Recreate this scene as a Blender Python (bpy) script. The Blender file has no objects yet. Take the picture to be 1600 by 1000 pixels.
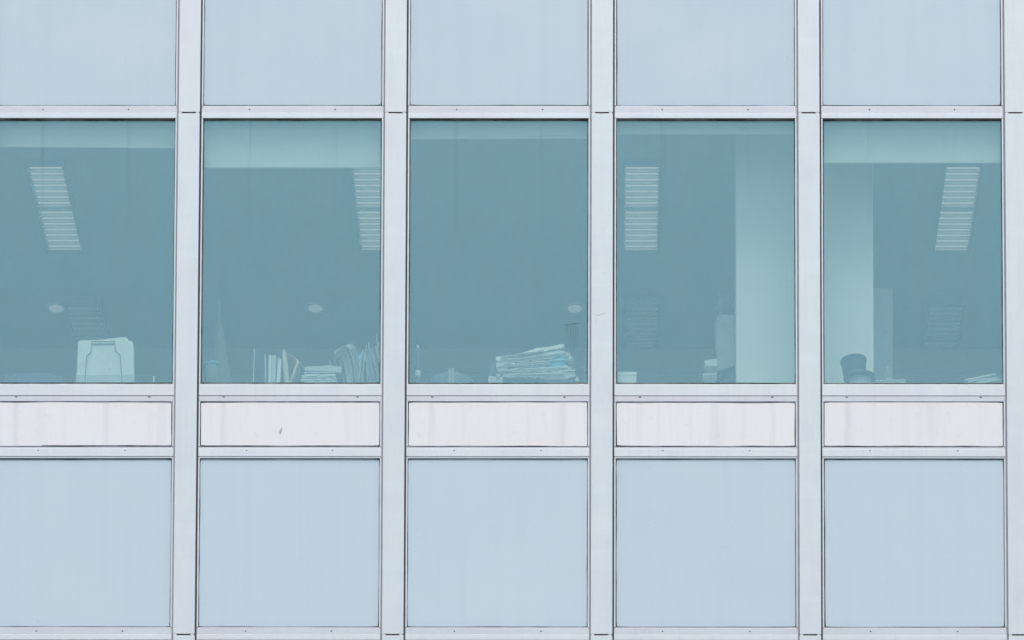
import bpy, bmesh, math, random
from mathutils import Matrix, Vector, noise

# ------------------------------------------------------------------ camera, sky, sun, exposure
sc = bpy.context.scene
COL = sc.collection
R = math.radians

cam_d = bpy.data.cameras.new('camera')
cam = bpy.data.objects.new('camera', cam_d)
COL.objects.link(cam)
sc.camera = cam
PITCH, YAW, ROLL = 0.08452305, -0.00181169, 0.00130818
fwd = Vector((math.sin(YAW) * math.cos(PITCH), math.cos(YAW) * math.cos(PITCH), math.sin(PITCH)))
rt0 = Vector((math.cos(YAW), -math.sin(YAW), 0)); up0 = rt0.cross(fwd)
rt = math.cos(ROLL) * rt0 + math.sin(ROLL) * up0
up = -math.sin(ROLL) * rt0 + math.cos(ROLL) * up0
cam.matrix_world = Matrix(((rt.x, up.x, -fwd.x, 3.204), (rt.y, up.y, -fwd.y, -30.0),
                           (rt.z, up.z, -fwd.z, 1.6), (0, 0, 0, 1)))
cam_d.sensor_width = 36.0
cam_d.lens = 147.15                  # a long perspective-control lens, raised
cam_d.shift_x = -0.09203
cam_d.shift_y = 1.80377
cam_d.clip_start = 0.5
cam_d.clip_end = 6000

SUN_EL = 66.0
w = bpy.data.worlds.new('World'); sc.world = w; w.use_nodes = True
wn = w.node_tree.nodes; wl = w.node_tree.links
sky = wn.new('ShaderNodeTexSky'); sky.sky_type = 'NISHITA'; sky.sun_disc = False
sky.sun_elevation = R(SUN_EL); sky.sun_rotation = R(180.0)
sky.altitude = 0; sky.air_density = 1.0; sky.dust_density = 3.8; sky.ozone_density = 1.0
bg = wn['Background']; wl.new(sky.outputs[0], bg.inputs[0]); bg.inputs[1].default_value = 0.14

sun_d = bpy.data.lights.new('sun', 'SUN'); sun_d.energy = 1.3; sun_d.angle = R(30.0)
sun_d.color = (1.0, 0.98, 0.95)
sun = bpy.data.objects.new('sun', sun_d); COL.objects.link(sun)
sun.location = (0, -60, 70)
sun.rotation_euler = (R(90 - SUN_EL), 0, 0)

sc.view_settings.view_transform = 'Standard'; sc.view_settings.look = 'None'
sc.view_settings.exposure = 0.56; sc.view_settings.gamma = 1.0
sc.view_settings.use_curve_mapping = False
sc.cycles.max_bounces = 12; sc.cycles.transparent_max_bounces = 16
sc.cycles.use_denoising = True
sc.cycles.caustics_reflective = False; sc.cycles.caustics_refractive = False

rnd = random.Random(7)

# ------------------------------------------------------------------ materials
class NT:
    def __init__(s, name):
        s.m = bpy.data.materials.new(name); s.m.use_nodes = True
        s.t = s.m.node_tree; s.n = s.t.nodes; s.n.clear()
        s.out = s.n.new('ShaderNodeOutputMaterial')
    def new(s, k, **kw):
        n = s.n.new(k)
        for a, v in kw.items(): setattr(n, a, v)
        return n
    def link(s, a, b): s.t.links.new(a, b)
    def pos(s, scale):
        g = s.new('ShaderNodeNewGeometry'); m = s.new('ShaderNodeMapping'); m.inputs['Scale'].default_value = scale
        s.link(g.outputs['Position'], m.inputs['Vector']); return m.outputs[0]
    def noise(s, scale, detail=4, rough=0.55, nscale=1.0):
        n = s.new('ShaderNodeTexNoise'); n.inputs['Scale'].default_value = nscale
        n.inputs['Detail'].default_value = detail; n.inputs['Roughness'].default_value = rough
        s.link(s.pos(scale), n.inputs['Vector']); return n.outputs[0]
    def ramp(s, v, a, b, va=0.0, vb=1.0):
        r = s.new('ShaderNodeMapRange'); r.inputs[1].default_value = a; r.inputs[2].default_value = b
        r.inputs[3].default_value = va; r.inputs[4].default_value = vb
        s.link(v, r.inputs[0]); return r.outputs[0]
    def math(s, op, a, b=None):
        n = s.new('ShaderNodeMath', operation=op)
        for i, v in enumerate((a, b)):
            if v is None: continue
            if isinstance(v, (int, float)): n.inputs[i].default_value = v
            else: s.link(v, n.inputs[i])
        return n.outputs[0]
    def mixc(s, f, a, b):
        n = s.new('ShaderNodeMix', data_type='RGBA')
        for sock, v in ((n.inputs[0], f), (n.inputs[6], a), (n.inputs[7], b)):
            if isinstance(v, (int, float)): sock.default_value = v
            elif isinstance(v, tuple): sock.default_value = (*v, 1) if len(v) == 3 else v
            else: s.link(v, sock)
        return n.outputs[2]
    def bsdf(s, col, rough=0.5, metal=0.0, spec=0.5, bump=None, bstr=0.1, bdist=0.002):
        b = s.new('ShaderNodeBsdfPrincipled')
        for k, v in (('Base Color', col), ('Roughness', rough), ('Metallic', metal), ('Specular IOR Level', spec)):
            if isinstance(v, tuple): b.inputs[k].default_value = (*v, 1)
            elif isinstance(v, (int, float)): b.inputs[k].default_value = v
            else: s.link(v, b.inputs[k])
        if bump is not None:
            bp = s.new('ShaderNodeBump'); bp.inputs['Strength'].default_value = bstr
            bp.inputs['Distance'].default_value = bdist
            s.link(bump, bp.inputs['Height']); s.link(bp.outputs[0], b.inputs['Normal'])
        return b.outputs[0]
    def done(s, sh):
        s.link(sh, s.out.inputs['Surface']); return s.m

def metal_mat(name, base, tint, rough=0.42, metal=0.25, blotch=0.5, streak=0.5, speck=0.35):
    """painted / anodised aluminium with weather streaks, blotches and specks"""
    t = NT(name)
    b = t.ramp(t.noise((2.2, 2.2, 1.3), 5), 0.38, 0.68)
    c = t.mixc(t.math('MULTIPLY', b, blotch), base, tint)
    st = t.ramp(t.noise((34, 20, 0.7), 4, 0.65), 0.5, 0.8)
    c = t.mixc(t.math('MULTIPLY', st, streak), c, tuple(x * 0.86 for x in base))
    fine = t.ramp(t.noise((30, 30, 9), 3), 0.52, 0.75)
    c = t.mixc(t.math('MULTIPLY', fine, streak * 0.55), c, tuple(x * 0.88 for x in tint))
    bd = t.ramp(t.noise((0.8, 1, 6.5), 4, 0.6), 0.52, 0.66)
    c = t.mixc(t.math('MULTIPLY', bd, 0.45 * blotch), c, tuple(min(1, x * 1.09) for x in base))
    sp = t.ramp(t.noise((70, 70, 70), 2, 0.5), 0.70, 0.76)
    pick = t.ramp(t.noise((6, 6, 6), 2, 0.5), 0.52, 0.62)
    c = t.mixc(t.math('MULTIPLY', t.math('MULTIPLY', sp, pick), speck), c, (0.16, 0.16, 0.17))
    rg = t.ramp(t.noise((9, 9, 4), 3), 0.3, 0.7, rough - 0.07, rough + 0.1)
    return t.done(t.bsdf(c, rg, metal, 0.4, bump=t.noise((40, 40, 3), 2), bstr=0.04))

def flat_mat(name, base, rough=0.6, var=0.12, scale=8.0, metal=0.0, spec=0.4):
    t = NT(name)
    n = t.ramp(t.noise((scale, scale, scale), 4), 0.35, 0.7)
    c = t.mixc(t.math('MULTIPLY', n, var * 4), base, tuple(x * 0.75 for x in base))
    return t.done(t.bsdf(c, rough, metal, spec))

M = {}
M['cover'] = metal_mat('cover_aluminium', (0.520, 0.585, 0.595), (0.515, 0.555, 0.575), blotch=0.6, streak=0.32)
M['bead'] = metal_mat('bead_aluminium', (0.56, 0.625, 0.632), (0.53, 0.575, 0.58), blotch=0.4, streak=0.25)
M['rail'] = metal_mat('rail_aluminium', (0.54, 0.602, 0.615), (0.515, 0.555, 0.572), blotch=0.6, streak=0.4)
M['rail_set'] = metal_mat('drained_rail_aluminium', (0.495, 0.542, 0.565), (0.47, 0.495, 0.52), blotch=0.6, streak=0.4)

def sheet_mat():
    t = NT('cladding_sheet')
    base, warm, grey = (0.655, 0.685, 0.680), (0.66, 0.665, 0.650), (0.55, 0.575, 0.59)
    c = t.mixc(t.ramp(t.noise((1.7, 1, 2.2), 4), 0.35, 0.68), base, warm)
    br = t.ramp(t.noise((70, 20, 3.5), 4, 0.7), 0.42, 0.75)
    c = t.mixc(t.math('MULTIPLY', br, 0.28), c, (0.60, 0.61, 0.63))
    w_ = t.ramp(t.noise((7, 1, 0.25), 3, 0.6), 0.54, 0.72)
    c = t.mixc(t.math('MULTIPLY', w_, 0.55), c, grey)
    tc = t.new('ShaderNodeTexCoord'); sep = t.new('ShaderNodeSeparateXYZ'); t.link(tc.outputs['Object'], sep.inputs[0])
    wv = t.math('ADD', sep.outputs[0], t.ramp(t.noise((1, 1, 7), 3), 0.3, 0.7, -0.012, 0.012))
    oi = t.new('ShaderNodeObjectInfo')
    dl = t.math('MULTIPLY', t.ramp(t.math('ABSOLUTE', t.math('ADD', wv, 0.497)), 0.006, 0.034, 1.0, 0.0), t.ramp(oi.outputs['Random'], 0, 1, 0.3, 0.62))
    dr = t.math('MULTIPLY', t.ramp(t.math('ABSOLUTE', t.math('SUBTRACT', wv, 0.497)), 0.004, 0.028, 1.0, 0.0), t.ramp(oi.outputs['Random'], 0, 1, 0.35, 0.05))
    drip = t.math('MULTIPLY', t.math('ADD', dl, dr), t.ramp(t.noise((45, 1, 5), 3), 0.3, 0.65, 0.25, 1.0))
    c = t.mixc(drip, c, (0.50, 0.52, 0.55))
    sm = t.ramp(t.noise((14, 14, 14), 3), 0.60, 0.74)
    c = t.mixc(t.math('MULTIPLY', sm, 0.28), c, (0.50, 0.51, 0.54))
    return t.done(t.bsdf(c, 0.5, 0.1, 0.4, bump=t.noise((120, 30, 4), 2), bstr=0.05))
M['sheet'] = sheet_mat()

def spandrel_mat():
    t = NT('back_painted_glass')
    oi = t.new('ShaderNodeObjectInfo')
    a = t.ramp(t.noise((0.7, 1, 0.9), 4, 0.6), 0.3, 0.7)
    c = t.mixc(a, (0.445, 0.566, 0.612), (0.50, 0.598, 0.632))
    c = t.mixc(t.math('MULTIPLY', oi.outputs['Random'], 0.55), c, (0.49, 0.605, 0.64))
    cl = t.ramp(t.noise((3.5, 1, 5.0), 5, 0.65), 0.40, 0.70)
    c = t.mixc(t.math('MULTIPLY', cl, 0.30), c, (0.49, 0.585, 0.62))
    st = t.ramp(t.noise((8, 1, 0.45), 4, 0.6), 0.48, 0.75)
    c = t.mixc(t.math('MULTIPLY', st, 0.10), c, (0.36, 0.45, 0.50))
    # dirt and water marks that gather along the edges of each panel
    tc = t.new('ShaderNodeTexCoord'); sep = t.new('ShaderNodeSeparateXYZ'); t.link(tc.outputs['Object'], sep.inputs[0])
    ex = t.ramp(t.math('ABSOLUTE', sep.outputs[0]), 0.60, 0.672)
    ez = t.ramp(sep.outputs[2], -0.652, -0.58, 1.0, 0.0)
    ed = t.math('MULTIPLY', t.math('MAXIMUM', ex, ez), t.ramp(t.noise((6, 1, 4), 4), 0.3, 0.7))
    c = t.mixc(t.math('MULTIPLY', ed, 0.28), c, (0.34, 0.45, 0.52))
    sp = t.ramp(t.noise((60, 60, 60), 2), 0.72, 0.77)
    c = t.mixc(t.math('MULTIPLY', sp, 0.35), c, (0.2, 0.23, 0.26))
    rg = t.ramp(t.noise((3, 3, 3), 3), 0.3, 0.7, 0.08, 0.2)
    return t.done(t.bsdf(c, rg, 0.0, 0.5, bump=t.noise((1.3, 1, 1.3), 1), bstr=0.15, bdist=0.01))
M['spandrel'] = spandrel_mat()

def glass_mat():
    """tinted, coated window glass with a film of dust and drip runs under the weep holes"""
    t = NT('tinted_window_glass')
    tr = t.new('ShaderNodeBsdfTransparent'); tr.inputs[0].default_value = (0.895, 0.945, 0.92, 1)
    gl = t.new('ShaderNodeBsdfGlossy'); gl.inputs['Roughness'].default_value = 0.0
    gl.inputs['Color'].default_value = (0.46, 0.97, 1.0, 1)
    fr = t.new('ShaderNodeLayerWeight'); fr.inputs['Blend'].default_value = 0.5
    fac = t.math('MULTIPLY', t.math('POWER', fr.outputs['Facing'], 4.5), 0.6)
    mix = t.new('ShaderNodeMixShader')
    t.link(t.math('ADD', fac, 0.142), mix.inputs[0])
    t.link(tr.outputs[0], mix.inputs[1]); t.link(gl.outputs[0], mix.inputs[2])
    # dust film
    df = t.new('ShaderNodeBsdfDiffuse'); df.inputs[0].default_value = (0.45, 0.53, 0.58, 1)
    tc = t.new('ShaderNodeTexCoord'); sep = t.new('ShaderNodeSeparateXYZ')
    t.link(tc.outputs['Object'], sep.inputs[0])
    ax = t.math('SUBTRACT', t.math('ABSOLUTE', sep.outputs[0]), 0.322)
    run = t.ramp(t.math('ABSOLUTE', ax), 0.0, 0.028, 1.0, 0.0)
    fade = t.ramp(sep.outputs[2], 0.0, 1.04, 0.0, 1.0)
    brk = t.ramp(t.noise((40, 1, 2.0), 3), 0.35, 0.7)
    oi = t.new('ShaderNodeObjectInfo')
    left = t.ramp(sep.outputs[0], -0.1, 0.1, 1.0, 0.45)
    amt = t.math('MULTIPLY', left, t.ramp(oi.outputs['Random'], 0.0, 1.0, 0.35, 1.0))
    run = t.math('MULTIPLY', t.math('MULTIPLY', t.math('MULTIPLY', run, fade), brk), amt)
    film = t.ramp(t.noise((5, 1, 1.6), 5, 0.6), 0.3, 0.75, 0.075, 0.100)
    film = t.math('ADD', film, t.ramp(t.noise((170, 170, 170), 2, 0.7), 0.3, 0.7, -0.014, 0.014))
    mix2 = t.new('ShaderNodeMixShader')
    t.link(film, mix2.inputs[0]); t.link(mix.outputs[0], mix2.inputs[1]); t.link(df.outputs[0], mix2.inputs[2])
    grime = t.new('ShaderNodeBsdfDiffuse'); grime.inputs[0].default_value = (0.05, 0.09, 0.10, 1)
    sp = t.ramp(t.noise((55, 55, 55), 2), 0.735, 0.765)
    g = t.math('ADD', t.math('MULTIPLY', run, 0.13), t.math('MULTIPLY', sp, 0.3))
    mix3 = t.new('ShaderNodeMixShader')
    t.link(g, mix3.inputs[0]); t.link(mix2.outputs[0], mix3.inputs[1]); t.link(grime.outputs[0], mix3.inputs[2])
    return t.done(mix3.outputs[0])
M['glass'] = glass_mat()

def gasket_mat(name, dark, worn):
    t = NT(name)
    c = t.mixc(t.ramp(t.noise((2.6, 2.6, 2.6), 4, 0.65), 0.40, 0.66), dark, worn)
    return t.done(t.bsdf(c, 0.7, 0, 0.3))
M['gasket'] = gasket_mat('black_rubber_gasket', (0.025, 0.032, 0.036), (0.17, 0.195, 0.205))
M['sealant'] = gasket_mat('black_sealant', (0.03, 0.035, 0.04), (0.22, 0.23, 0.24))
M['grey_seal'] = flat_mat('grey_sealant_strip', (0.30, 0.31, 0.34), 0.7, 0.18, 12)
M['gap'] = flat_mat('open_joint_shadow_metal', (0.09, 0.10, 0.105), 0.8, 0.2, 12)
M['hole'] = flat_mat('hole_dark', (0.02, 0.02, 0.025), 0.9, 0.1)
M['body'] = flat_mat('mullion_body', (0.30, 0.31, 0.33), 0.6)
M['wall'] = flat_mat('building_wall_render', (0.45, 0.46, 0.48), 0.8)
M['plaster'] = flat_mat('office_plaster', (0.80, 0.79, 0.76), 0.85, 0.03, 2)
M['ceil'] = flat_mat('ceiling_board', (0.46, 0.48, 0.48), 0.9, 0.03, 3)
M['carpet'] = flat_mat('office_carpet', (0.16, 0.17, 0.18), 0.95, 0.1, 30)
M['column'] = flat_mat('column_paint', (0.84, 0.83, 0.79), 0.7, 0.02, 2)
M['board'] = flat_mat('window_board_laminate', (0.55, 0.54, 0.50), 0.5, 0.05)
M['paper'] = flat_mat('white_paper', (0.87, 0.87, 0.84), 0.8, 0.06, 25)
M['paper_b'] = flat_mat('greyish_paper', (0.64, 0.66, 0.66), 0.8, 0.08, 25)
M['paper_blue'] = flat_mat('pale_blue_card', (0.42, 0.56, 0.66), 0.7, 0.06, 20)
M['paper_lilac'] = flat_mat('lilac_card', (0.60, 0.56, 0.64), 0.7, 0.06, 20)
M['cyan'] = flat_mat('cyan_folder_plastic', (0.12, 0.58, 0.72), 0.4, 0.06, 15)
M['beige'] = flat_mat('beige_card', (0.70, 0.60, 0.46), 0.8, 0.06, 15)
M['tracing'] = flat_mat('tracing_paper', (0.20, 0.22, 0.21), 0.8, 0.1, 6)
M['lid_blue'] = flat_mat('blue_lid_plastic', (0.10, 0.36, 0.55), 0.5, 0.06, 15)
M['ink'] = flat_mat('grey_outline_ink', (0.16, 0.19, 0.20), 0.8, 0.05)
M['dark'] = flat_mat('dark_plastic', (0.05, 0.07, 0.085), 0.5, 0.1)
M['dark_blue'] = flat_mat('slate_plastic', (0.10, 0.15, 0.19), 0.5, 0.1)
M['white'] = flat_mat('white_plastic', (0.74, 0.75, 0.74), 0.4, 0.03)
M['louvre'] = flat_mat('louvre_white', (0.93, 0.93, 0.90), 0.35, 0.02, 5)
M['casing'] = flat_mat('light_casing_grey', (0.34, 0.36, 0.37), 0.5, 0.02, 5)
M['reflector'] = flat_mat('reflector_tray', (0.50, 0.51, 0.51), 0.4, 0.02, 5)
def lamp_mat(name, power):
    t = NT(name)
    e = t.new('ShaderNodeEmission'); e.inputs[0].default_value = (1.0, 0.95, 0.86, 1); e.inputs[1].default_value = power
    return t.done(e.outputs[0])
M['lamp'] = lamp_mat('lamp_panel_lit', 0.24)
M['glow'] = lamp_mat('downlight_lens_lit', 0.15)
M['cloth'] = flat_mat('pale_cloth', (0.50, 0.53, 0.54), 0.95, 0.12, 9)
M['felt'] = flat_mat('buff_felt', (0.24, 0.23, 0.21), 0.95, 0.08, 12)
M['wood'] = flat_mat('pole_wood', (0.55, 0.52, 0.47), 0.6, 0.08, 12)
M['leafy'] = flat_mat('pale_green_leaf', (0.36, 0.46, 0.38), 0.6, 0.15, 40)
M['dead_leaf'] = flat_mat('dry_leaf', (0.54, 0.53, 0.52), 0.8, 0.2, 60)
M['mark'] = flat_mat('scratch_grey', (0.44, 0.46, 0.48), 0.8, 0.15, 30)

def fabric_mat():
    t = NT('blind_fabric')
    c = t.mixc(t.ramp(t.noise((3, 1, 3), 3), 0.35, 0.7), (0.66, 0.67, 0.63), (0.62, 0.63, 0.59))
    return t.done(t.bsdf(c, 0.9, 0.0, 0.2, bump=t.noise((220, 220, 220), 1), bstr=0.06))
M['fabric'] = fabric_mat()

def ground_mat():
    t = NT('paved_ground')
    c = t.mixc(t.ramp(t.noise((0.2, 0.2, 0.2), 6), 0.3, 0.7), (0.22, 0.22, 0.22), (0.28, 0.28, 0.275))
    return t.done(t.bsdf(c, 0.9))
M['ground'] = ground_mat()

# ------------------------------------------------------------------ mesh helpers
def box(bm, x0, x1, y0, y1, z0, z1):
    v = [bm.verts.new(p) for p in ((x0, y0, z0), (x1, y0, z0), (x1, y1, z0), (x0, y1, z0),
                                   (x0, y0, z1), (x1, y0, z1), (x1, y1, z1), (x0, y1, z1))]
    fs = [bm.faces.new([v[i] for i in q]) for q in ((0, 1, 5, 4), (1, 2, 6, 5), (2, 3, 7, 6), (3, 0, 4, 7), (4, 5, 6, 7), (3, 2, 1, 0))]
    return v, fs

def bevel(bm, r, seg=1):
    bmesh.ops.bevel(bm, geom=list(bm.edges), offset=r, segments=seg, affect='EDGES', profile=0.5)

def mesh(name, bm, mat, smooth=False):
    me = bpy.data.meshes.new(name)
    bmesh.ops.recalc_face_normals(bm, faces=list(bm.faces))
    bm.to_mesh(me); bm.free()
    me.materials.append(mat)
    if smooth:
        for p in me.polygons: p.use_smooth = True
    return me

def put(name, me, loc=(0, 0, 0), parent=None, rot=None):
    o = bpy.data.objects.new(name, me); COL.objects.link(o)
    o.location = loc
    if rot: o.rotation_euler = rot
    if parent: o.parent = parent
    return o

def empty(name, loc, label, cat, group=None, rot=None):
    o = bpy.data.objects.new(name, None); COL.objects.link(o); o.location = loc
    if rot: o.rotation_euler = rot
    o['label'] = label; o['category'] = cat
    if group: o['group'] = group
    return o

def bx(name, mat, x0, x1, y0, y1, z0, z1, bev=0.0, seg=1):
    bm = bmesh.new(); box(bm, x0, x1, y0, y1, z0, z1)
    if bev: bevel(bm, bev, seg)
    return mesh(name, bm, mat)

def prism(bm, pts, y0, y1, skew=(0, 0)):
    """outline in X/Z extruded from y0 to y1"""
    a = [bm.verts.new((x, y0, z)) for x, z in pts]
    b = [bm.verts.new((x + skew[0], y1, z + skew[1])) for x, z in pts]
    n = len(pts)
    bm.faces.new(a); bm.faces.new(b[::-1])
    for i in range(n):
        bm.faces.new((a[i], b[i], b[(i + 1) % n], a[(i + 1) % n]))

def ribbon(bm, line, th, y0, y1, skew=(0, 0)):
    """a sheet of paper seen on edge: polyline in X/Z with thickness, extruded in Y"""
    L, Rr = [], []
    for i, (x, z) in enumerate(line):
        a = line[max(0, i - 1)]; b = line[min(len(line) - 1, i + 1)]
        d = Vector((b[0] - a[0], b[1] - a[1])); d.normalize()
        n = Vector((-d.y, d.x)) * th / 2
        L.append((x + n.x, z + n.y)); Rr.append((x - n.x, z - n.y))
    prism(bm, L + Rr[::-1], y0, y1, skew)

def lathe(bm, prof, seg=28, c=(0, 0)):
    rings = []
    for r, z in prof:
        rings.append([bm.verts.new((c[0] + r * math.cos(2 * math.pi * k / seg), c[1] + r * math.sin(2 * math.pi * k / seg), z)) for k in range(seg)])
    for a, b in zip(rings, rings[1:]):
        for k in range(seg):
            bm.faces.new((a[k], a[(k + 1) % seg], b[(k + 1) % seg], b[k]))
    bm.faces.new(rings[0][::-1]); bm.faces.new(rings[-1])

def tube(bm, pts, r, seg=8):
    rings = []
    for i, p in enumerate(pts):
        p = Vector(p); a = Vector(pts[max(0, i - 1)]); b = Vector(pts[min(len(pts) - 1, i + 1)])
        d = (b - a).normalized(); u = d.orthogonal().normalized(); v = d.cross(u)
        rr = r[i] if isinstance(r, (list, tuple)) else r
        rings.append([bm.verts.new(p + (u * math.cos(2 * math.pi * k / seg) + v * math.sin(2 * math.pi * k / seg)) * rr) for k in range(seg)])
    for a, b in zip(rings, rings[1:]):
        for k in range(seg):
            bm.faces.new((a[k], a[(k + 1) % seg], b[(k + 1) % seg], b[k]))
    bm.faces.new(rings[0][::-1]); bm.faces.new(rings[-1])

def ring_bead(w2, h2, ow, y0, y1, seed, lo, hi, corner=0.004, low=0.0):
    """rubber / sealant line round an opening: straight outer edge, uneven inner edge"""
    bm = bmesh.new(); N = 26
    outer, inner = [], []
    sides = (((-w2, -h2), (w2, -h2), (0, 1)), ((w2, -h2), (w2, h2), (-1, 0)), ((w2, h2), (-w2, h2), (0, -1)), ((-w2, h2), (-w2, -h2), (1, 0)))
    for s, (a, b, nrm) in enumerate(sides):
        ln = math.hypot(b[0] - a[0], b[1] - a[1])
        base = lo + (hi - lo) * random.Random(seed * 7 + s).random()
        for i in range(N):
            f = i / N
            x = a[0] + (b[0] - a[0]) * f; z = a[1] + (b[1] - a[1]) * f
            wob = base + (hi - lo) * 0.7 * noise.noise(Vector((f * ln * 4.0, seed * 3.1 + s * 17.0, 0.3)))
            wob = max(lo * 0.7, wob) + (low if s == 0 else 0.0)
            outer.append((x, z, nrm, wob, f))
    n = len(outer)
    vo, vi, bo, bi = [], [], [], []
    for k, (x, z, nrm, wob, f) in enumerate(outer):
        ix, iz = x + nrm[0] * wob, z + nrm[1] * wob
        if f == 0:                     # corner: both insets, with a little blob of sealant
            pn = outer[k - 1]
            ix += pn[2][0] * (pn[3] + corner); iz += pn[2][1] * (pn[3] + corner)
            ix += nrm[0] * corner; iz += nrm[1] * corner
            ox, oz = x - (nrm[0] + pn[2][0]) * ow, z - (nrm[1] + pn[2][1]) * ow
        else:
            ox, oz = x - nrm[0] * ow, z - nrm[1] * ow
        vo.append(bm.verts.new((ox, y0, oz))); vi.append(bm.verts.new((ix, y0, iz)))
        bi.append(bm.verts.new((ix, y1, iz)))
    for k in range(n):
        j = (k + 1) % n
        bm.faces.new((vo[k], vo[j], vi[j], vi[k])); bm.faces.new((vi[k], vi[j], bi[j], bi[k]))
    return bm

# ------------------------------------------------------------------ setting: ground and office interior
P = 1.55                 # bay width
FL = 4.056               # storey height
Z_A1, Z_AM, Z_A0 = 19.671, 19.616, 19.573        # head rail: top, step, bottom
Z_B1, Z_BM, Z_B0 = 17.495, 17.406, 17.361        # sill rail
Z_C1, Z_C0 = 17.009, 16.920                      # rail under the cladding strip
K0, K1 = -4, 7                                   # first and last mullion
XL, XR = K0 * P, K1 * P
CEIL = 19.75; FLOOR = 16.62; BACK = 3.67

bm = bmesh.new()
S_ = 2500.0
vs = [bm.verts.new(p) for p in ((-S_, -S_, 0), (S_, -S_, 0), (S_, S_, 0), (-S_, S_, 0))]
bm.faces.new(vs)
g = put('ground', mesh('ground', bm, M['ground'])); g['kind'] = 'structure'

def structure(name, mat, *b):
    o = put(name, bx(name, mat, *b)); o['kind'] = 'structure'; return o
structure('office_floor', M['carpet'], XL, XR, 0.12, BACK, FLOOR - 0.15, FLOOR)
structure('office_ceiling', M['ceil'], XL, XR, 0.10, BACK, CEIL, CEIL + 0.10)
bw = structure('office_wall', M['plaster'], XL, XR, BACK, BACK + 0.12, FLOOR - 0.15, CEIL + 0.10)
put('wall_rail', bx('wall_rail', M['white'], XL, XR, BACK - 0.05, BACK - 0.002, 19.53, 19.553, 0.003), parent=bw)
structure('office_side_wall', M['plaster'], XL - 0.12, XL, 0.10, BACK + 0.12, FLOOR - 0.15, CEIL + 0.10)
structure('office_side_wall', M['plaster'], XR, XR + 0.12, 0.10, BACK + 0.12, FLOOR - 0.15, CEIL + 0.10)

# ------------------------------------------------------------------ the building: curtain wall in parts
bld = empty('office_building', ((XL + XR) / 2, 0, 0), 'pale aluminium and glass office block front filling the picture', 'building')
BX, BY = (XL + XR) / 2, 0.0
def part(name, me, loc, parent=None, rot=None):
    """parts placed in world metres; the building's Empty stands at its base"""
    if parent is None:
        return put(name, me, (loc[0] - BX, loc[1], loc[2]), bld, rot)
    return put(name, me, loc, parent, rot)

TOP = 21.60; BOT = 13.44 - 0.12
part('lower_wall', bx('lower_wall', M['wall'], XL - 0.2 , XR + 0.2, 0.0, 0.5, 0, BOT), (BX * 0, 0, 0)).location = (-BX, 0, 0)
o = part('upper_wall', bx('upper_wall', M['wall'], XL - 0.2, XR + 0.2, 0.0, 0.5, TOP, TOP + 2.2), (0, 0, 0)); o.location = (-BX, 0, 0)
# backing wall behind the opaque panels and slab edges, closes the rooms
for n_, z0, z1 in (('spandrel_wall', CEIL + 0.105, TOP + 0.01), ('spandrel_wall', 15.66, 17.42)):
    o = part(n_, bx(n_, M['wall'], XL - 0.15, XR + 0.15, 0.055, 0.118, z0, z1), (0, 0, 0)); o.location = (-BX, 0, 0)
o = part('dark_room_wall', bx('room_wall', M['carpet'], XL - 0.15, XR + 0.15, 2.5, 2.6, BOT, 15.66), (0, 0, 0)); o.location = (-BX, 0, 0)
o.name = 'room_wall'
o = part('room_ceiling', bx('room_ceiling', M['carpet'], XL - 0.15, XR + 0.15, 0.119, 2.499, 15.75, 15.85), (0, 0, 0)); o.location = (-BX, 0, 0)
o = part('room_floor', bx('room_floor', M['carpet'], XL - 0.15, XR + 0.15, 0.12, 2.499, BOT - 0.1, BOT), (0, 0, 0)); o.location = (-BX, 0, 0)

HC = 0.080            # half width of the mullion cover
J = 0.092             # joint edge
B_ = 0.1035           # bead edge = opening edge
W2 = P / 2 - B_       # half width of an opening

# mullions: body, cover plates by storey, sealant strip (left), open joint (right)
def cover_plate(h, seed):
    r_ = random.Random(seed)
    bm = bmesh.new(); box(bm, -HC, HC, -0.014, 0.006, 0, h); bevel(bm, 0.0016, 2)
    return mesh('cover_plate', bm, M['cover'])
SPL = (19.607, 19.607 - FL)
levels = [(SPL[0] + 0.0055, TOP - 0.002), (SPL[1] + 0.0055, SPL[0] - 0.0055), (BOT + 0.002, SPL[1] - 0.0055)]
cov = [cover_plate(b - a, i) for i, (a, b) in enumerate(levels)]
body_me = bx('mullion', M['body'], -0.0895, 0.0895, 0.0155, 0.14, BOT + 0.003, TOP - 0.003)
strip_me = bx('sealant_strip', M['grey_seal'], -0.0925, -HC + 0.001, 0.004, 0.0150, BOT + 0.004, TOP - 0.004)
gap_me = bx('open_joint', M['gap'], HC - 0.001, 0.0935, 0.0105, 0.0150, BOT + 0.004, TOP - 0.004)
splice_me = bx('splice_gap', M['hole'], -0.052, 0.046, -0.0122, 0.003, -0.0052, 0.0052)
tab_me = bx('splice_tab', M['cover'], -0.012, 0.012, -0.0130, 0.003, -0.0053, 0.0053, 0.001)
for k in range(K0, K1 + 1):
    m = part('mullion', body_me, (k * P, 0, 0))
    for me, (a, b) in zip(cov, levels):
        part('cover_plate', me, ((rnd.random() - .5) * 0.002, 0, a), m)
    part('sealant_strip', strip_me, (0, 0, 0), m)
    part('open_joint', gap_me, (0, 0, 0), m)
    for z in SPL:
        part('splice_gap', splice_me, ((rnd.random() - .5) * 0.008, 0, z), m)
        part('splice_tab', tab_me, (-0.066, 0, z), m); part('splice_tab', tab_me, (0.062, 0, z), m)

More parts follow.
